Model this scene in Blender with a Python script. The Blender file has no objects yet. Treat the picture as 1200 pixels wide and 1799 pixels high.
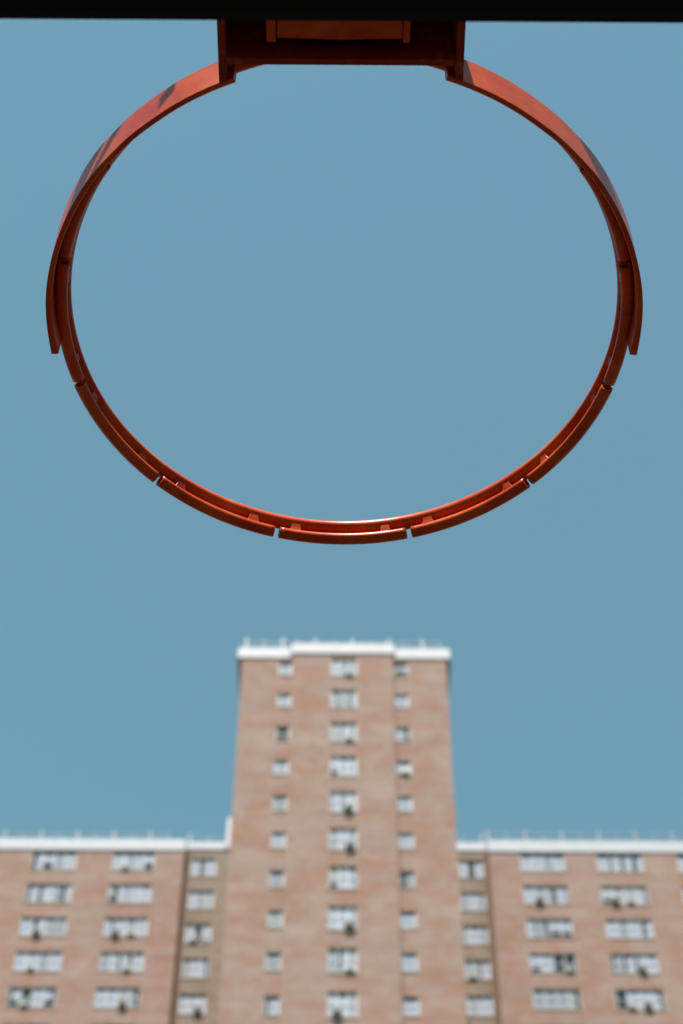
import bpy, bmesh, math, random
from math import sin, cos, tan, radians, pi, sqrt
from mathutils import Vector, Matrix

random.seed(11)
C = bpy.context.scene.collection
CAMZ = 1.673                      # eye height; the rim is at 3.05 m

# ------------------------------------------------------------------ materials
def new_mat(name):
    m = bpy.data.materials.new(name)
    m.use_nodes = True
    nt = m.node_tree
    b = nt.nodes['Principled BSDF']
    return m, nt, b

def N(nt, kind, **kw):
    n = nt.nodes.new(kind)
    for k, v in kw.items():
        setattr(n, k, v)
    return n

def ramp(nt, fac, stops):
    r = N(nt, 'ShaderNodeValToRGB')
    el = r.color_ramp.elements
    while len(el) < len(stops):
        el.new(0.5)
    for e, (p, c) in zip(el, stops):
        e.position = p
        e.color = (*c, 1)
    nt.links.new(fac, r.inputs[0])
    return r.outputs[0]

def noise(nt, vec, scale, detail=4, rough=0.55):
    n = N(nt, 'ShaderNodeTexNoise')
    n.inputs['Scale'].default_value = scale
    n.inputs['Detail'].default_value = detail
    n.inputs['Roughness'].default_value = rough
    nt.links.new(vec, n.inputs['Vector'])
    return n.outputs['Fac']

def mixc(nt, fac, a, b, mode='MIX'):
    n = N(nt, 'ShaderNodeMix', data_type='RGBA', blend_type=mode)
    if isinstance(fac, (int, float)): n.inputs[0].default_value = fac
    else: nt.links.new(fac, n.inputs[0])
    for sock, v in ((n.inputs[6], a), (n.inputs[7], b)):
        if isinstance(v, tuple): sock.default_value = (*v, 1)
        else: nt.links.new(v, sock)
    return n.outputs[2]

def objcoord(nt):
    return N(nt, 'ShaderNodeTexCoord').outputs['Object']

def simple(name, col, rough=0.5, metal=0.0, var=0.12, scale=6.0, spec=0.5, bump=0.0, bscale=60):
    m, nt, b = new_mat(name)
    v = objcoord(nt)
    f = noise(nt, v, scale)
    lo = tuple(max(0, c*(1-var)) for c in col); hi = tuple(min(1, c*(1+var)) for c in col)
    nt.links.new(ramp(nt, f, [(0.3, lo), (0.7, hi)]), b.inputs['Base Color'])
    b.inputs['Roughness'].default_value = rough
    b.inputs['Metallic'].default_value = metal
    b.inputs['Specular IOR Level'].default_value = spec
    if bump:
        bp = N(nt, 'ShaderNodeBump'); bp.inputs['Strength'].default_value = bump
        bp.inputs['Distance'].default_value = 0.002
        nt.links.new(noise(nt, v, bscale), bp.inputs['Height'])
        nt.links.new(bp.outputs[0], b.inputs['Normal'])
    return m

def paint_mat(name, base, faded):
    """enamel on steel: mottled fading, scuffs down to rust, orange-peel bump"""
    m, nt, b = new_mat(name)
    v = objcoord(nt)
    f1 = noise(nt, v, 13, 6, 0.62)
    c = ramp(nt, f1, [(0.36, base), (0.64, faded)])
    f3 = noise(nt, v, 42, 5, 0.65)                       # sun-bleached scuffs
    c = mixc(nt, ramp(nt, f3, [(0.55, (0, 0, 0)), (0.70, (0.55,)*3)]), c, (0.72, 0.15, 0.04))
    f4 = noise(nt, v, 24, 6, 0.7)                        # grime
    c = mixc(nt, ramp(nt, f4, [(0.56, (0, 0, 0)), (0.76, (0.6,)*3)]), c, (0.19, 0.026, 0.010))
    f2 = noise(nt, v, 70, 7, 0.72)                       # chips down to rust
    c = mixc(nt, ramp(nt, f2, [(0.655, (0, 0, 0)), (0.675, (1,)*3)]), c, (0.085, 0.032, 0.02))
    nt.links.new(c, b.inputs['Base Color'])
    nt.links.new(ramp(nt, f1, [(0.3, (0.26,)*3), (0.75, (0.42,)*3)]), b.inputs['Roughness'])
    b.inputs['Specular IOR Level'].default_value = 0.18
    bp = N(nt, 'ShaderNodeBump'); bp.inputs['Strength'].default_value = 0.10
    bp.inputs['Distance'].default_value = 0.0006
    nt.links.new(noise(nt, v, 120, 2), bp.inputs['Height'])
    nt.links.new(bp.outputs[0], b.inputs['Normal'])
    return m

def brick_mat(name, c1, c2, c3, mortar):
    m, nt, b = new_mat(name)
    v = objcoord(nt)
    sep = N(nt, 'ShaderNodeSeparateXYZ'); nt.links.new(v, sep.inputs[0])
    add = N(nt, 'ShaderNodeMath', operation='ADD')
    nt.links.new(sep.outputs[0], add.inputs[0]); nt.links.new(sep.outputs[1], add.inputs[1])
    cmb = N(nt, 'ShaderNodeCombineXYZ')
    nt.links.new(add.outputs[0], cmb.inputs[0]); nt.links.new(sep.outputs[2], cmb.inputs[1])
    br = N(nt, 'ShaderNodeTexBrick')
    br.inputs['Scale'].default_value = 1.0
    br.inputs['Brick Width'].default_value = 0.21
    br.inputs['Row Height'].default_value = 0.073
    br.inputs['Mortar Size'].default_value = 0.007
    br.inputs['Color1'].default_value = (*c1, 1)
    br.inputs['Color2'].default_value = (*c2, 1)
    br.inputs['Mortar'].default_value = (*mortar, 1)
    nt.links.new(cmb.outputs[0], br.inputs['Vector'])
    # batches of slightly different bricks: wide flat patches, and repointed pale areas
    mp = N(nt, 'ShaderNodeMapping'); mp.inputs['Scale'].default_value = (0.62, 0.62, 0.85)
    nt.links.new(v, mp.inputs[0])
    f = noise(nt, mp.outputs[0], 1.0, 8, 0.68)
    col = mixc(nt, ramp(nt, f, [(0.44, (0, 0, 0)), (0.58, (0.8,)*3)]), br.outputs['Color'], c3)
    mp2 = N(nt, 'ShaderNodeMapping'); mp2.inputs['Scale'].default_value = (0.22, 0.22, 0.5)
    mp2.inputs['Location'].default_value = (7, 3, 11)
    nt.links.new(v, mp2.inputs[0])
    f2 = noise(nt, mp2.outputs[0], 1.3, 8, 0.66)
    col = mixc(nt, ramp(nt, f2, [(0.5, (0, 0, 0)), (0.72, (0.6,)*3)]), col, mortar)
    mp3 = N(nt, 'ShaderNodeMapping'); mp3.inputs['Scale'].default_value = (0.12, 0.12, 1.9)
    nt.links.new(v, mp3.inputs[0])
    f3 = noise(nt, mp3.outputs[0], 1.0, 6, 0.65)         # coursing: runs of darker and paler rows
    col = mixc(nt, 1.0, col, ramp(nt, f3, [(0.36, (0.92, 0.91, 0.90)), (0.50, (1, 1, 1)), (0.66, (1.06, 1.07, 1.08))]), 'MULTIPLY')
    nt.links.new(col, b.inputs['Base Color'])
    b.inputs['Roughness'].default_value = 0.9
    b.inputs['Specular IOR Level'].default_value = 0.2
    return m

def glass_mat(name, tint, gloss):
    m, nt, b = new_mat(name)
    nt.nodes.remove(b)
    out = nt.nodes['Material Output']
    tr = N(nt, 'ShaderNodeBsdfTransparent'); tr.inputs[0].default_value = (*tint, 1)
    gl = N(nt, 'ShaderNodeBsdfGlossy'); gl.inputs['Roughness'].default_value = 0.03
    # Schlick reflectance, the same from both sides of the sheet
    lw = N(nt, 'ShaderNodeLayerWeight'); lw.inputs['Blend'].default_value = 0.5
    pw = N(nt, 'ShaderNodeMath', operation='POWER'); pw.inputs[1].default_value = 5.0
    nt.links.new(lw.outputs['Facing'], pw.inputs[0])
    mul = N(nt, 'ShaderNodeMath', operation='MULTIPLY_ADD'); mul.inputs[1].default_value = 0.96*gloss; mul.inputs[2].default_value = 0.04*gloss
    nt.links.new(pw.outputs[0], mul.inputs[0])
    mx = N(nt, 'ShaderNodeMixShader')
    nt.links.new(mul.outputs[0], mx.inputs[0]); nt.links.new(tr.outputs[0], mx.inputs[1]); nt.links.new(gl.outputs[0], mx.inputs[2])
    nt.links.new(mx.outputs[0], out.inputs['Surface'])
    return m

M = {}
M['paint'] = paint_mat('orange_red_enamel', (0.52, 0.038, 0.006), (0.72, 0.102, 0.011))
M['paint_shaded'] = paint_mat('shaded_bracket_enamel', (0.25, 0.018, 0.006), (0.32, 0.028, 0.008))  # rim enamel darkened: the bracket's inner shade is put into the colour
M['rubber'] = simple('black_rubber_padding', (0.005, 0.005, 0.0045), 0.8, spec=0.2, var=0.25, scale=20, bump=0.3)
M['steel'] = simple('galvanised_steel', (0.34, 0.35, 0.36), 0.45, 0.8, 0.15, 9)
M['board_glass'] = glass_mat('clear_board_glass', (0.97, 0.985, 0.98), 1.0)
M['shadow_caster'] = simple('shadow_caster_pale', (0.7, 0.7, 0.68), 0.7)
M['brick'] = brick_mat('salmon_brick', (0.250, 0.153, 0.125), (0.302, 0.204, 0.178), (0.284, 0.152, 0.108), (0.362, 0.275, 0.253))
M['tan_brick'] = brick_mat('tan_brick', (0.225, 0.158, 0.120), (0.27, 0.195, 0.155), (0.20, 0.14, 0.100), (0.27, 0.21, 0.18))
M['brown'] = simple('matte_brown', (0.15, 0.085, 0.05), 0.9, var=0.2, scale=3)
M['white'] = simple('white_coping', (0.385, 0.375, 0.41), 0.6, var=0.06, scale=1.5)
M['frame'] = simple('white_window_frame', (0.52, 0.51, 0.54), 0.45, var=0.05)
M['sill'] = simple('pale_stone_sill', (0.44, 0.36, 0.30), 0.8)
M['glass'] = glass_mat('window_glass', (0.90, 0.91, 0.93), 1.0)
M['blind_a'] = simple('white_blind', (0.66, 0.64, 0.70), 0.8, var=0.04)
M['blind_b'] = simple('grey_curtain', (0.46, 0.46, 0.49), 0.8, var=0.10, scale=8)
M['blind_c'] = simple('cream_curtain', (0.58, 0.53, 0.50), 0.8, var=0.08, scale=8)
M['room'] = simple('dim_room', (0.17, 0.19, 0.205), 0.9)
M['ac_light'] = simple('air_conditioner_casing', (0.62, 0.61, 0.58), 0.5, var=0.1)
M['ac_dark'] = simple('dark_air_conditioner_casing', (0.27, 0.235, 0.205), 0.6, var=0.2)
M['ac_grille'] = simple('condenser_grille', (0.19, 0.17, 0.15), 0.6)
M['ac_mid'] = simple('pale_condenser_grille', (0.42, 0.41, 0.39), 0.6)
M['rail'] = simple('railing_paint', (0.20, 0.215, 0.23), 0.5)
M['roof'] = simple('roof_membrane', (0.22, 0.22, 0.22), 0.9)

# ------------------------------------------------------------------ mesh helpers
def link(name, bm, mats, parent=None, smooth=False, loc=None):
    me = bpy.data.meshes.new(name)
    bmesh.ops.recalc_face_normals(bm, faces=bm.faces[:]) if smooth != 'keep' else None
    bm.to_mesh(me); bm.free()
    for m in (mats if isinstance(mats, (list, tuple)) else [mats]):
        me.materials.append(m)
    o = bpy.data.objects.new(name, me)
    C.objects.link(o)
    if parent: o.parent = parent
    if loc: o.location = loc
    if smooth is True:
        for p in me.polygons: p.use_smooth = True
    return o

def box(bm, x0, x1, y0, y1, z0, z1, mi=0, bev=0.0):
    v = [bm.verts.new((x, y, z)) for x in (x0, x1) for y in (y0, y1) for z in (z0, z1)]
    fs = []
    for idx in ((0, 1, 3, 2), (4, 6, 7, 5), (0, 4, 5, 1), (2, 3, 7, 6), (0, 2, 6, 4), (1, 5, 7, 3)):
        f = bm.faces.new([v[i] for i in idx]); f.material_index = mi; fs.append(f)
    if bev:
        es = list({e for f in fs for e in f.edges})
        r = bmesh.ops.bevel(bm, geom=es, offset=bev, segments=2, affect='EDGES', profile=0.6)
        for f in r['faces']: f.material_index = mi
    return v

def tag(o, label=None, cat=None, group=None, kind=None):
    for k, v in (('label', label), ('category', cat), ('group', group), ('kind', kind)):
        if v: o[k] = v
    return o

def empty(name, loc):
    o = bpy.data.objects.new(name, None); o.empty_display_size = 0.1
    C.objects.link(o); o.location = loc
    return o

def cyl(bm, p, q, r, n=10):
    p, q = Vector(p), Vector(q)
    d = (q-p).normalized()
    a = d.orthogonal().normalized(); b = d.cross(a)
    A = [bm.verts.new(p + r*(cos(2*pi*i/n)*a + sin(2*pi*i/n)*b)) for i in range(n)]
    B = [bm.verts.new(q + r*(cos(2*pi*i/n)*a + sin(2*pi*i/n)*b)) for i in range(n)]
    for i in range(n):
        bm.faces.new((A[i], A[(i+1) % n], B[(i+1) % n], B[i]))
    bm.faces.new(A[::-1]); bm.faces.new(B)

# ------------------------------------------------------------------ the hoop
X0, D0, RIMZ = 0.0012, 0.8468, 3.05
hoop = empty('basketball_hoop', (X0, D0, RIMZ+0.0007)); hoop.rotation_euler.x = 0.003          # origin: centre of the rim
tag(hoop, 'orange red steel basketball hoop without a net, seen from below against the sky', 'basketball hoop')

def ringpt(al, R, z):            # al: degrees from the rear (towards the board), + to the right
    a = radians(al)
    return (R*sin(a), -R*cos(a), z)

def sweep(bm, als, prof, closed=False, caps=True):
    """prof(al) -> list of (R, z)"""
    rings = [[bm.verts.new(ringpt(al, R, z)) for R, z in prof(al)] for al in als]
    n = len(rings[0])
    pairs = list(zip(rings, rings[1:])) + ([(rings[-1], rings[0])] if closed else [])
    for A, B in pairs:
        for i in range(n):
            bm.faces.new((A[i], A[(i+1) % n], B[(i+1) % n], B[i]))
    if caps and not closed:
        bm.faces.new(rings[0][::-1]); bm.faces.new(rings[-1])

RC, RR = 0.2341, 0.0066
bm = bmesh.new()
sweep(bm, [i*360/288 for i in range(288)],
      lambda al: [(RC + RR*cos(2*pi*k/24), RR*sin(2*pi*k/24)) for k in range(24)], closed=True)
link('rim', bm, M['paint'], hoop, True)

def interp(t, pts):
    if t <= pts[0][0]: return pts[0][1]
    for (a, va), (b, vb) in zip(pts, pts[1:]):
        if t <= b:
            u = (t-a)/(b-a); u = u*u*(3-2*u)
            return va + (vb-va)*u
    return pts[-1][1]
BAND_R = [(18, 0.2410), (36, 0.2414), (46, 0.2424), (56, 0.2437), (80, 0.2442), (95, 0.2428)]
BT, BZ0, BZ1 = 0.0042, -0.040, 0.0015
def band_prof(al):
    R = interp(abs(al), BAND_R); c = 0.0007
    Ri = R - interp(abs(al), [(30, 0.0042), (75, 0.0044), (88, 0.0046), (94, 0.0060)])
    return [(R-c, BZ0), (R, BZ0+c), (R, BZ1-c), (R-c, BZ1), (Ri+c, BZ1), (Ri, BZ1-c), (Ri, BZ0+c), (Ri+c, BZ0)]
for a0, a1 in ((-95.0, -20.4), (18.4, 94.4)):
    bm = bmesh.new()
    n = 96
    sweep(bm, [a0 + (a1-a0)*i/n for i in range(n+1)], band_prof)
    link('support_band', bm, M['paint'], hoop)

# hollow net tubes under the rim, each held by two small tabs
TR, TI, TC0, TZ0 = 0.0052, 0.0039, 0.2345, -0.0152
PITCH, GAP = 29.56, 1.22
tab_bm = None
for s in range(-4, 5):
    c = 180 + s*PITCH
    a0, a1 = c - PITCH/2 + GAP/2, c + PITCH/2 - GAP/2
    TC, TZ = (TC0, TZ0) if abs(s) < 3 else ((0.2341, -0.0148) if abs(s) == 3 else (0.2345, -0.0125))
    if s == 4: a1 -= 6.0
    if s == -4: a0 += 6.0
    bm = bmesh.new()
    n = 28
    als = [a0 + (a1-a0)*i/n for i in range(n+1)]
    jz = random.uniform(-0.0004, 0.0004); jr = random.uniform(-0.0003, 0.0003)
    O = [[bm.verts.new(ringpt(al, TC+jr+TR*cos(2*pi*k/18), TZ+jz+TR*sin(2*pi*k/18))) for k in range(18)] for al in als]
    I = [[bm.verts.new(ringpt(al, TC+jr+TI*cos(2*pi*k/18), TZ+jz+TI*sin(2*pi*k/18))) for k in range(18)] for al in als]
    for k in range(18):
        k2 = (k+1) % 18
        for A, B in zip(O, O[1:]): f = bm.faces.new((A[k], A[k2], B[k2], B[k])); f.smooth = True
        for A, B in zip(I, I[1:]): f = bm.faces.new((A[k2], A[k], B[k], B[k2])); f.smooth = True
        bm.faces.new((O[0][k2], O[0][k], I[0][k], I[0][k2]))
        bm.faces.new((O[-1][k], O[-1][k2], I[-1][k2], I[-1][k]))
    tube = link('net_tube', bm, M['paint'], hoop)
    for fr in ((0.16, 0.84) if s != 0 else (0.17, 0.86)):
        at = a0 + (a1-a0)*(fr + random.uniform(-0.02, 0.02))
        bm = bmesh.new()
        # a short welded bridge between tube and rim, wider at its foot
        lo = TZ + 0.0030; hi = -0.0050
        w0, w1 = random.uniform(0.0048, 0.0066), random.uniform(0.0028, 0.0042)            # half lengths along the ring, foot and top
        R0, R1 = 0.2288, 0.2396
        vs = []
        for z, w, ri, ro in ((lo, w0, R0+0.0018, R1), ((lo+hi)/2, w1*1.1, R0+random.uniform(.0008, .0012), R1), (hi, w1, R0+0.0002, R1-0.0006)):
            dw = math.degrees(w/RC)
            vs.append([bm.verts.new(ringpt(at+s1*dw, r, z)) for s1, r in ((-1, ri), (1, ri), (1, ro), (-1, ro))])
        for A, B in zip(vs, vs[1:]):
            for k in range(4): bm.faces.new((A[k], A[(k+1) % 4], B[(k+1) % 4], B[k]))
        bm.faces.new(vs[0][::-1]); bm.faces.new(vs[-1])
        bmesh.ops.bevel(bm, geom=bm.edges[:], offset=0.00035, segments=1, affect='EDGES')
        link('tab', bm, M['paint'], tube)

# mounting bracket: two cheeks, a cross plate behind the rim and a top plate
BY = -0.380                               # front face of the board
bk = empty('mounting_bracket', (0, 0, 0)); bk.parent = hoop
for xa, xb in ((-0.0948, -0.0889), (0.0815, 0.0877)):
    bm = bmesh.new()
    sy = -1
    xo = max(abs(xa), abs(xb)); xi = min(abs(xa), abs(xb))
    yo = -sqrt(0.2410**2 - xo**2) - 0.0002; yi = -sqrt(0.2410**2 - xi**2) - 0.0002
    # plan outline of the cheek: its front edge follows the band
    pl = [(xa, BY+0.006), (xb, BY+0.006), (xb, yo if abs(xb) == xo else yi), (xa, yo if abs(xa) == xo else yi)]
    lo = [bm.verts.new((x, y, -0.0425)) for x, y in pl]; hi = [bm.verts.new((x, y, 0.050)) for x, y in pl]
    bm.faces.new(lo[::-1]); bm.faces.new(hi)
    for k in range(4): bm.faces.new((lo[k], lo[(k+1) % 4], hi[(k+1) % 4], hi[k]))
    bmesh.ops.bevel(bm, geom=bm.edges[:], offset=0.0006, segments=2, affect='EDGES')
    link('cheek_plate', bm, M['paint_shaded'], bk)
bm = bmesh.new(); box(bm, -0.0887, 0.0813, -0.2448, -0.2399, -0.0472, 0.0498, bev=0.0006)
link('cross_plate', bm, M['paint_shaded'], bk)
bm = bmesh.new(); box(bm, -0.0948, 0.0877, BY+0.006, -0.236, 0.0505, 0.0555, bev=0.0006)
link('top_plate', bm, M['paint_shaded'], bk)
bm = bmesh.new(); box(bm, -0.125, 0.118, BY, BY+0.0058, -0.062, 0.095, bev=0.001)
link('mounting_plate', bm, M['paint_shaded'], bk)
# spring housing hanging inside the bracket
bm = bmesh.new()
n = 16; fr = []
for i in range(n+1):
    x = -0.0507 + 0.0921*i/n
    u = (i/n - 0.52)/0.28
    fr.append((x, -0.2572 + 0.0010*math.exp(-u*u*1.5)))
top = [bm.verts.new((x, y, -0.012)) for x, y in fr]; bot = [bm.verts.new((x, y, -0.0400)) for x, y in fr]
tb = [bm.verts.new((x, BY+0.006, -0.012)) for x, y in fr]; bb = [bm.verts.new((x, BY+0.006, -0.0400)) for x, y in fr]
for i in range(n):
    bm.faces.new((bot[i], bot[i+1], top[i+1], top[i])); bm.faces.new((bb[i], bot[i], bot[i+1], bb[i+1])[::-1])
    bm.faces.new((tb[i], tb[i+1], top[i+1], top[i])); bm.faces.new((bb[i], bb[i+1], tb[i+1], tb[i]))
for i in (0, n): bm.faces.new((top[i], bot[i], bb[i], tb[i]))
bmesh.ops.recalc_face_normals(bm, faces=bm.faces[:])
es = [e for e in bm.edges if e.verts[0] in bot and e.verts[1] in bot]
bmesh.ops.bevel(bm, geom=es, offset=0.0015, segments=3, affect='EDGES')
link('spring_housing', bm, M['paint'], bk)
for xa, xb in ((-0.0588, -0.0517), (0.0420, 0.0472)):
    bm = bmesh.new(); box(bm, xa, xb, BY+0.006, -0.2552, -0.0418, 0.030, bev=0.0013)
    link('housing_flange', bm, M['paint'], bk)

# glass backboard with a steel frame and a black padded bottom edge (only the padding is in view)
bd = empty('backboard', (0, 0, 0)); bd.parent = hoop
HW = 0.69
bm = bmesh.new(); box(bm, -HW, HW, BY-0.0115, BY-0.0005, -0.245, 0.4885)
link('glass_pane', bm, M['board_glass'], bd)
bm = bmesh.new(); box(bm, -HW-0.03, HW+0.03, BY-0.055, BY-0.0002, -0.2972, -0.246, bev=0.009)
link('bottom_padding', bm, M['rubber'], bd)
bm = bmesh.new()
box(bm, -HW-0.05, HW+0.05, BY-0.012, BY, 0.502, 0.543, bev=0.002)
box(bm, -0.20, HW+0.05, BY-0.0118, BY-0.0002, 0.489, 0.5018)
box(bm, -HW+0.002, -0.205, BY+0.0004, BY+0.0030, 0.444, 0.460)   # added unseen strip; its shadow sets off a lit streak on the left band
for s in (-1, 1): box(bm, min(s*HW, s*(HW+0.05)), max(s*HW, s*(HW+0.05)), BY-0.021, BY+0.002, -0.245, 0.4735, bev=0.002)
link('frame', bm, M['steel'], bd)
bm = bmesh.new(); box(bm, -0.1795, -0.166, BY+0.0003, BY+0.0010, 0.360, 0.380)  # added out of view to cast a small shadow on the left band
link('shadow_caster', bm, M['shadow_caster'], bd)
bm = bmesh.new()
for s in (-1, 1): cyl(bm, (s*0.10, BY-0.0125, 0.03), (s*0.03, -1.75, -0.42), 0.03, 14)
link('support_arm', bm, M['steel'], hoop, True)
bm = bmesh.new(); cyl(bm, (0, -1.78, -RIMZ), (0, -1.78, -0.30), 0.06, 24)
link('pole', bm, M['steel'], hoop)

# ------------------------------------------------------------------ apartment building
bld = empty('apartment_building', (0, 92, 0))
tag(bld, 'tall salmon brick apartment tower with a projecting bay between two wings and white coping', 'building')
OFF = Vector((0, 92, 0))

def wall(name, x0, x1, y, z0, z1, holes, mat, depth=0.07, parent=bld):
    """a brick face towards the court with real window openings, their reveals and dim rooms behind"""
    bm = bmesh.new()
    xs = sorted({x0, x1, *[h[0] for h in holes], *[h[1] for h in holes]})
    zs = sorted({z0, z1, *[h[2] for h in holes], *[h[3] for h in holes]})
    cache = {}
    def V(x, z, yy=y):
        k = (round(x, 4), round(yy, 4), round(z, 4))
        if k not in cache: cache[k] = bm.verts.new((x, yy-92, z))
        return cache[k]
    for xa, xb in zip(xs, xs[1:]):
        for za, zb in zip(zs, zs[1:]):
            cx, cz = (xa+xb)/2, (za+zb)/2
            if any(h[0] < cx < h[1] and h[2] < cz < h[3] for h in holes): continue
            bm.faces.new((V(xa, za), V(xb, za), V(xb, zb), V(xa, zb)))
    R = 0.5
    for a, b, c, d in holes:
        for p, q in (((a, c), (b, c)), ((b, c), (b, d)), ((b, d), (a, d)), ((a, d), (a, c))):
            f = bm.faces.new([bm.verts.new(t) for t in ((p[0], y-92, p[1]), (p[0], y-92+R, p[1]), (q[0], y-92+R, q[1]), (q[0], y-92, q[1]))])
        f = bm.faces.new([bm.verts.new((x, y-92+R, z)) for x, z in ((a, c), (b, c), (b, d), (a, d))])
        f.material_index = 1
    return link(name, bm, [mat, M['room']], parent, 'keep')

def window(x0, x1, y, z0, z1, lights, rnd, depth=0.07):
    """frame (part) with glass, blinds and sill (sub-parts) in an opening"""
    yf = y + depth - 92
    bm = bmesh.new(); t = 0.055
    box(bm, x0+.002, x1-.002, yf, yf+0.07, z1-t, z1-.002); box(bm, x0+.002, x1-.002, yf, yf+0.07, z0+.002, z0+t)
    w = (x1-x0)/lights
    for i in range(lights+1):
        xc = x0 + w*i; hw = t/2 if 0 < i < lights else t
        xa, xb = max(x0+.002, xc-hw), min(x1-.002, xc+hw)
        box(bm, xa, xb, yf+.002, yf+0.068, z0+t, z1-t)
    zm = z0 + (z1-z0)*0.5
    for i in range(lights):
        box(bm, x0+w*i+t*.8, x0+w*(i+1)-t*.8, yf+.01, yf+0.05, zm-0.022, zm+0.022)
    fr = link('window', bm, M['frame'], bld)
    bm = bmesh.new(); box(bm, x0+0.03, x1-0.03, yf+0.03, yf+0.036, z0+0.03, z1-0.03)
    link('pane', bm, M['glass'], fr)
    bm = bmesh.new()
    for i in range(lights):
        r = rnd.random()
        xa, xb = x0+w*i+0.03, x0+w*(i+1)-0.03
        if r < 0.04: continue                                   # open light: the dim room shows
        mi = 0 if r < 0.72 else (1 if r < 0.92 else 2)
        drop = rnd.uniform(0.6, 0.9) if rnd.random() < 0.10 else 1.0
        if rnd.random() < 0.27:
            if rnd.random() < 0.5: xb = xa + (xb-xa)*rnd.uniform(0.55, 0.85)
            else: xa = xb - (xb-xa)*rnd.uniform(0.55, 0.85)
        n = 7                                                    # gently folded cloth
        za, zb = z1-0.03-(z1-z0-0.06)*drop, z1-0.03-rnd.uniform(0.0, 0.16)*(z1-z0)
        pts = [(xa+(xb-xa)*k/n, yf+0.055+(0.012 if k % 2 else 0.0)) for k in range(n+1)]
        for (ax, ay), (bx_, by) in zip(pts, pts[1:]):
            f = bm.faces.new([bm.verts.new(p) for p in ((ax, ay, za), (bx_, by, za), (bx_, by, zb), (ax, ay, zb))])
            f.material_index = mi
    if len(bm.faces): link('blind', bm, [M['blind_a'], M['blind_b'], M['blind_c']], fr, 'keep')
    else: bm.free()
    bm = bmesh.new(); box(bm, x0-0.04, x1+0.04, y-92-0.05, yf+0.01, z0-0.07, z0+0.003)
    link('sill', bm, M['sill'], fr)

WIN = []                                   # every opening, by column
def column(tagname, x0, x1, y, ztop, h, step, n, lights):
    col = []
    for k in range(n):
        zt = ztop - step*k + CAMZ
        col.append((x0, x1, zt-h, zt))
    WIN.append((tagname, y, lights, col))
    return col

TS, WS = 2.667, 2.672
YF, YB, YW, YR = 75.0, 75.26, 92.0, 92.6   # tower front bay, tower flanks, wings, recesses
tc = column('tower middle', -0.54, 0.93, YF, 59.40+9*TS, 1.52, TS, 11, 3)
tl = column('tower left', -3.60, -2.83, YB, 59.33+9*TS, 1.12, TS, 11, 1)
tr = column('tower right', 3.09, 3.90, YB, 59.33+9*TS, 1.12, TS, 11, 1)
WT = 83.74
l0 = column('left wing far', -24.75, -21.95, YW, WT, 1.46, WS, 7, 4)
l1 = column('left wing outer', -19.52, -16.68, YW, WT, 1.46, WS, 7, 4)
l2 = column('left wing inner', -14.40, -11.72, YW, WT, 1.46, WS, 7, 4)
rl = column('left recess', -9.46, -7.85, YR, WT+.05, 1.46, WS, 7, 3)
rr = column('right recess', 7.62, 9.18, YR, WT+.05, 1.46, WS, 7, 3)
r1 = column('right wing inner', 11.50, 14.32, YW, WT+.1, 1.46, WS, 7, 4)
r2 = column('right wing middle', 16.36, 19.26, YW, WT+.1, 1.46, WS, 7, 4)
r3 = column('right wing outer', 21.45, 24.30, YW, WT+.1, 1.46, WS, 7, 4)
rnd = random.Random(5)
for nm, y, li, col in WIN:
    for h in col: window(h[0], h[1], y, h[2], h[3], li, rnd)

XL, XR, SL, SR = -5.74, 6.15, -2.80, 3.06
ZT = 83.95 + CAMZ                          # top of the brick, behind the coping
wall('tower_wall', SL, SR, YF, 0, ZT, tc, M['brick'])
wall('tower_wall', XL, SL+.0, YB, 0, ZT, tl, M['brick'])
wall('tower_wall', SR, XR, YB, 0, ZT, tr, M['brick'])
ZW = 84.30 + CAMZ
wall('wing_wall', -46, -9.86, YW, 0, ZW, l0+l1+l2, M['brick'])
wall('wing_wall', 9.52, 46, YW, 0, ZW, r1+r2+r3, M['brick'])
wall('recess_wall', -9.86, XL, YR, 0, ZW+0.5, rl, M['tan_brick'])
wall('recess_wall', 6.15, 9.52, YR, 0, ZW+0.5, rr, M['tan_brick'])
# flanks, returns and the backs of the block
bm = bmesh.new()
def quad(p, q, z0, z1):
    bm.faces.new([bm.verts.new(v) for v in ((p[0], p[1]-92, z0), (q[0], q[1]-92, z0), (q[0], q[1]-92, z1), (p[0], p[1]-92, z1))])
for p, q, zt in (((SL, YB), (SL, YF), ZT), ((SR, YF), (SR, YB), ZT), ((XL, YR), (XL, YB), ZT), ((XR, YB), (XR, YR), ZT),
             ((-9.86, YW), (-9.86, YR), ZW), ((9.52, YR), (9.52, YW), ZW),
             ((-46, 108), (-46, YW), ZW), ((46, YW), (46, 108), ZW), ((46, 108), (-46, 108), ZW)):
    quad(p, q, 0, zt)
link('side_wall', bm, M['brick'], bld, 'keep')
bm = bmesh.new()
for x0, x1, y0, y1 in ((XL, XR, YB+.02, 92.65), (-45.9, 45.9, YR+.6, 107.9)):
    bm.faces.new([bm.verts.new((x, y-92, ZT-0.47)) for x, y in ((x0, y0), (x1, y0), (x1, y1), (x0, y1))])
link('roof', bm, M['roof'], bld, 'keep')
# narrow brown strips over the outer edges of the recess walls
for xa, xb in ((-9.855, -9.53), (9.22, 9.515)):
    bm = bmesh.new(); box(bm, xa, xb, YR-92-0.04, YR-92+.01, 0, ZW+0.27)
    link('brown_strip', bm, M['brown'], bld)
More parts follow.
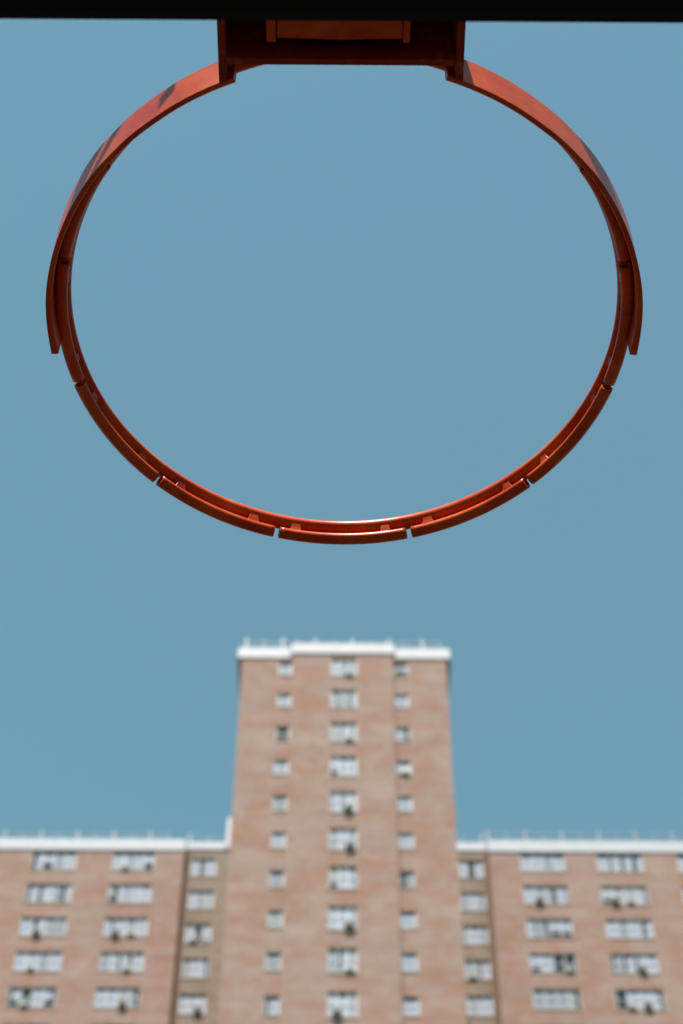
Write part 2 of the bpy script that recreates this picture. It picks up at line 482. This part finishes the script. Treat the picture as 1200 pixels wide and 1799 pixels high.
# white copings
def coping(x0, x1, y0, y1, z0, z1, bev=0.07):
    bm = bmesh.new(); box(bm, x0, x1, y0-92, y1-92, z0+CAMZ, z1+CAMZ, bev=bev)
    link('coping', bm, M['white'], bld)
coping(SL-0.10, SR+0.10, YF-0.08, YF+0.40, 83.72, 84.58)
coping(XL-0.28, SL-0.101, YB-0.08, YB+0.40, 83.58, 84.50)
coping(SR+0.101, XR+0.28, YB-0.08, YB+0.40, 83.58, 84.50)
coping(XL-0.28, XL+0.25, YB+0.401, 91.4, 83.58, 84.50)
coping(XR-0.25, XR+0.28, YB+0.401, 91.4, 83.58, 84.50)
coping(-46.2, -9.80, YW-0.08, YW+0.4, 83.84, 84.78)
coping(9.46, 46.2, YW-0.08, YW+0.4, 83.90, 84.87)
coping(-9.799, -7.331, YR-0.08, YR+0.4, 84.48, 85.13)
coping(6.43, 9.459, YR-0.08, YR+0.4, 84.50, 85.22)
bm = bmesh.new(); box(bm, -7.33, -6.95, YR-92-0.12, YR-92+0.25, 84.58+CAMZ, 87.25+CAMZ, bev=0.04)
link('flashing_post', bm, M['white'], bld)

# ------------------------------------------------------------------ roof railings: things of their own
def railing(label, xs, y, zbase, ztop, thick_first=True, ends=None):
    root = empty('roof_railing', ((xs[0]+xs[-1])/2, y, zbase))
    tag(root, label, 'railing', 'railings along the roof edges')
    ox = (xs[0]+xs[-1])/2
    H = ztop - zbase
    for i, x in enumerate(xs):
        bm = bmesh.new(); thick = (i % 2 == 0) == thick_first
        w = 0.07 if thick else 0.03
        hh = H if thick else H-0.14
        box(bm, x-ox-w, x-ox+w, -w, w, 0, hh, bev=0.01)
        link('post', bm, M['rail'], root)
    bm = bmesh.new()
    e0, e1 = (xs[0], xs[-1]) if ends is None else ends
    for z in (0.15, H-0.22): box(bm, e0-ox, e1-ox, -0.018, 0.018, z-0.018, z+0.018)
    link('rail', bm, M['rail'], root)
    bm = bmesh.new()
    n = int((e1-e0)/0.30)
    for i in range(n+1):
        x = e0-ox+(e1-e0)*i/n
        box(bm, x-0.007, x+0.007, -0.007, 0.007, 0.16, H-0.23)
    link('bars', bm, M['rail'], root)
ZR = ZT - 0.46
railing('pale railing on the roof of the tall projecting middle tower', [-5.59, -4.54, -3.43, -2.57, -1.48, -0.43, 0.69, 1.81, 2.83, 3.75, 4.84, 5.89][0:12], 76.0, ZR, 86.14+CAMZ)
ZR2 = ZT - 0.46
railing('pale railing on the roof of the left wing', [-21.8-1.185*k for k in range(12, 0, -1)] + [-21.8+1.185*k for k in range(0, 10)], 93.3, ZR2, 86.72+CAMZ)
railing('pale railing on the roof of the right wing', [9.7+1.2*k for k in range(0, 24)], 93.3, ZR2, 86.95+CAMZ)
railing('short close barred railing above the left recess', [-9.75, -8.5, -7.35], 93.35, ZR2, 86.6+CAMZ)
railing('short close barred railing above the right recess', [6.6, 7.9, 9.3], 93.35, ZR2, 86.7+CAMZ)

# ------------------------------------------------------------------ window air conditioners
ORD = ['topmost', 'second', 'third', 'fourth', 'fifth', 'sixth', 'seventh', 'eighth', 'ninth', 'tenth']
def make_ac(dark):
    root = empty('air_conditioner', (0, 0, 0))
    w, d, h = (0.48, 0.42, 0.30) if dark else (0.46, 0.42, 0.28)
    bm = bmesh.new(); pr = 0.26 if dark else 0.17              # how far it juts out
    box(bm, -w/2, w/2, -pr, -pr+d, 0, h, bev=0.015)
    for s in (-1, 1):                       # side louvres
        for k in range(5):
            x = s*(w/2)
            box(bm, min(x, x+s*0.008), max(x, x+s*0.008), -pr+.03, -0.08, 0.08+k*0.04, 0.10+k*0.04)
    link('casing', bm, M['ac_dark'] if dark else M['ac_light'], root)
    bm = bmesh.new(); box(bm, -w/2+0.04, w/2-0.04, -pr-.009, -pr+.001, 0.04, h-0.04)
    for k in range(8): box(bm, -w/2+0.045, w/2-0.045, -pr-.015, -pr-.0092, 0.05+k*0.024, 0.06+k*0.024)
    link('grille', bm, M['ac_grille'] if dark else M['ac_mid'], root)
    bm = bmesh.new()
    for s in (-1, 1): box(bm, s*0.19-0.015, s*0.19+0.015, -pr+.03, -0.052, -0.03, -0.001)
    link('bracket', bm, M['ac_grille'], root)
    return root
def copy_tree(o, parent=None):
    c = o.copy(); C.objects.link(c)
    if parent: c.parent = parent
    for ch in o.children: copy_tree(ch, c)
    return c
protos = {}
cols = {nm: (y, col) for nm, y, li, col in WIN}
def ac(colname, k, x, dark, where, extra=''):
    y, col = cols[colname]
    x0, x1, z0, z1 = col[k]
    if dark not in protos: o = protos[dark] = make_ac(dark)
    else: o = copy_tree(protos[dark])
    o.location = (min(max(x, x0+0.33), x1-0.33), y, z0+0.012)
    tone = 'dark' if dark else 'pale'
    tag(o, f'{tone} air conditioner in the {ORD[k]} window {where}{extra}', 'air conditioner', 'window air conditioners')
Wm = 'in the tower\'s wide middle column'
for k, x, dk in ((0, .48, 0), (2, .49, 0), (4, .46, 1), (5, .55, 1), (7, .52, 1), (8, .53, 0), (9, -.07, 1)):
    ac('tower middle', k, x, dk, Wm)
ac('tower right', 3, 3.6, 0, 'of the tower\'s right column')
for k, x, dk in ((2, -18.45, 1), (3, -18.45, 0), (4, -18.47, 0)): ac('left wing outer', k, x, dk, 'of the left wing\'s outer column')
for k, x, dk, ex in ((0, -13.55, 0, ''), (2, -13.65, 1, ', left end'), (2, -12.68, 0, ', middle'), (3, -12.68, 0, ''), (4, -12.69, 1, '')):
    ac('left wing inner', k, x, dk, 'of the left wing\'s inner column', ex)
for k, x, dk in ((2, -8.92, 0), (4, -8.31, 1)): ac('left recess', k, x, dk, 'in the left recess')
ac('right recess', 3, 8.06, 0, 'in the right recess')
for k, x, dk in ((1, 12.44, 1), (3, 13.83, 0)): ac('right wing inner', k, x, dk, 'of the right wing\'s inner column')
for k, x, dk, ex in ((1, 17.17, 1, ', left of another'), (1, 18.11, 0, ', right of another'), (3, 18.22, 1, ''), (4, 18.22, 1, ', right of another'), (4, 17.27, 0, ', left of another')):
    ac('right wing middle', k, x, dk, 'of the right wing\'s second column', ex)

# ------------------------------------------------------------------ unseen blocks added around the court to cut horizon light
M['blocker_brick'] = brick_mat('light_blocker_brick', (0.060, 0.040, 0.030), (0.075, 0.052, 0.040), (0.052, 0.036, 0.028), (0.085, 0.075, 0.068))
M['dark_pane'] = simple('dark_window_pane', (0.03, 0.035, 0.04), 0.1)
win_me = None
def block(x, y, w, d, h, rz, label):
    global win_me
    root = empty('apartment_building', (x, y, 0)); root.rotation_euler.z = rz  # added out of view to keep horizon light off the rim
    tag(root, label, 'building')
    bm = bmesh.new(); box(bm, -w/2, w/2, 0, d, 0, h)
    link('wall', bm, M['blocker_brick'], root)
    bm = bmesh.new(); box(bm, -w/2-.15, w/2+.15, -0.15, d+.15, h+.004, h+0.9, bev=0.05)
    link('coping', bm, M['sill'], root)
    n, rows = 6, int(h//2.67)-1
    for i in range(n):
        for k in range(0, rows, 2):
            if win_me is None:
                bm = bmesh.new()
                for a, b, c, e in ((-1.3, 1.3, 0, .06), (-1.3, 1.3, 1.4, 1.46), (-1.3, -1.24, .06, 1.4), (1.24, 1.3, .06, 1.4), (-.03, .03, .06, 1.4)):
                    box(bm, a, b, -0.06, -0.003, c, e)
                box(bm, -1.24, 1.24, -0.03, -0.003, .06, 1.4, mi=1)
                o = link('window', bm, [M['frame'], M['dark_pane']], root); win_me = o.data
            else:
                o = bpy.data.objects.new('window', win_me); C.objects.link(o); o.parent = root
            o.location = (-w/2 + w*(i+.5)/n, 0, 2.4 + 2.67*k)
block(-58, 5, 110, 16, 45, pi/2, 'unseen dark brick block added left of the court to cut horizon light')
block(58, 5, 110, 16, 45, -pi/2, 'unseen dark brick block added right of the court to cut horizon light')
block(0, -62, 92, 16, 40, pi, 'unseen dark brick block added behind the backboard to cut horizon light')

# ------------------------------------------------------------------ ground
bm = bmesh.new()
bm.faces.new([bm.verts.new(v) for v in ((-1500, -1500, 0), (1500, -1500, 0), (1500, 1500, 0), (-1500, 1500, 0))])
g = link('ground', bm, simple('court_asphalt', (0.022, 0.021, 0.020), 0.9, var=0.25, scale=1.5), None, 'keep')
tag(g, kind='structure')

# ------------------------------------------------------------------ light
EL, AZ = radians(64.0), radians(11.0)        # high sun behind the camera, a little to the left
S = Vector((-sin(AZ)*cos(EL), -cos(AZ)*cos(EL), sin(EL)))
sl = bpy.data.lights.new('sun', 'SUN'); sl.energy = 5.0; sl.angle = radians(0.53); sl.color = (1.0, 0.94, 0.86)
so = bpy.data.objects.new('sun', sl); C.objects.link(so)
so.rotation_euler = S.to_track_quat('Z', 'Y').to_euler(); so.location = S*60
w = bpy.data.worlds.new('World'); bpy.context.scene.world = w; w.use_nodes = True
nt = w.node_tree
sky = N(nt, 'ShaderNodeTexSky', sky_type='NISHITA')
sky.sun_disc = False; sky.sun_elevation = EL; sky.sun_rotation = pi + AZ
sky.altitude = 0; sky.air_density = 1.0; sky.dust_density = 0.2; sky.ozone_density = 1.0
tint = mixc(nt, 1.0, sky.outputs[0], (0.785, 1.0, 0.73), 'MULTIPLY')     # even colour grade turns the blue towards teal
bg = nt.nodes['Background']; bg.inputs['Strength'].default_value = 0.142
nt.links.new(tint, bg.inputs['Color'])

# ------------------------------------------------------------------ camera
cd = bpy.data.cameras.new('camera'); co = bpy.data.objects.new('camera', cd); C.objects.link(co)
cd.sensor_fit = 'VERTICAL'; cd.sensor_height = 36; cd.sensor_width = 24
cd.lens = 3376.9/1799*36
cd.clip_start = 0.05; cd.clip_end = 5000
TH, ROLL = radians(52.3806), radians(0.35)
fwd = Vector((0, cos(TH), sin(TH))); up = Vector((0, -sin(TH), cos(TH))); rt = Vector((1, 0, 0))
up2 = up*cos(ROLL) - rt*sin(ROLL); rt2 = rt*cos(ROLL) + up*sin(ROLL)
mat = Matrix((rt2, up2, -fwd)).transposed().to_4x4(); mat.translation = (0, 0, CAMZ)
co.matrix_world = mat
cd.dof.use_dof = True; cd.dof.focus_distance = 1.608; cd.dof.aperture_fstop = 9.8
sc = bpy.context.scene
sc.camera = co
sc.view_settings.view_transform = 'Standard'; sc.view_settings.look = 'None'
sc.view_settings.exposure = 0.7; sc.view_settings.gamma = 1.0
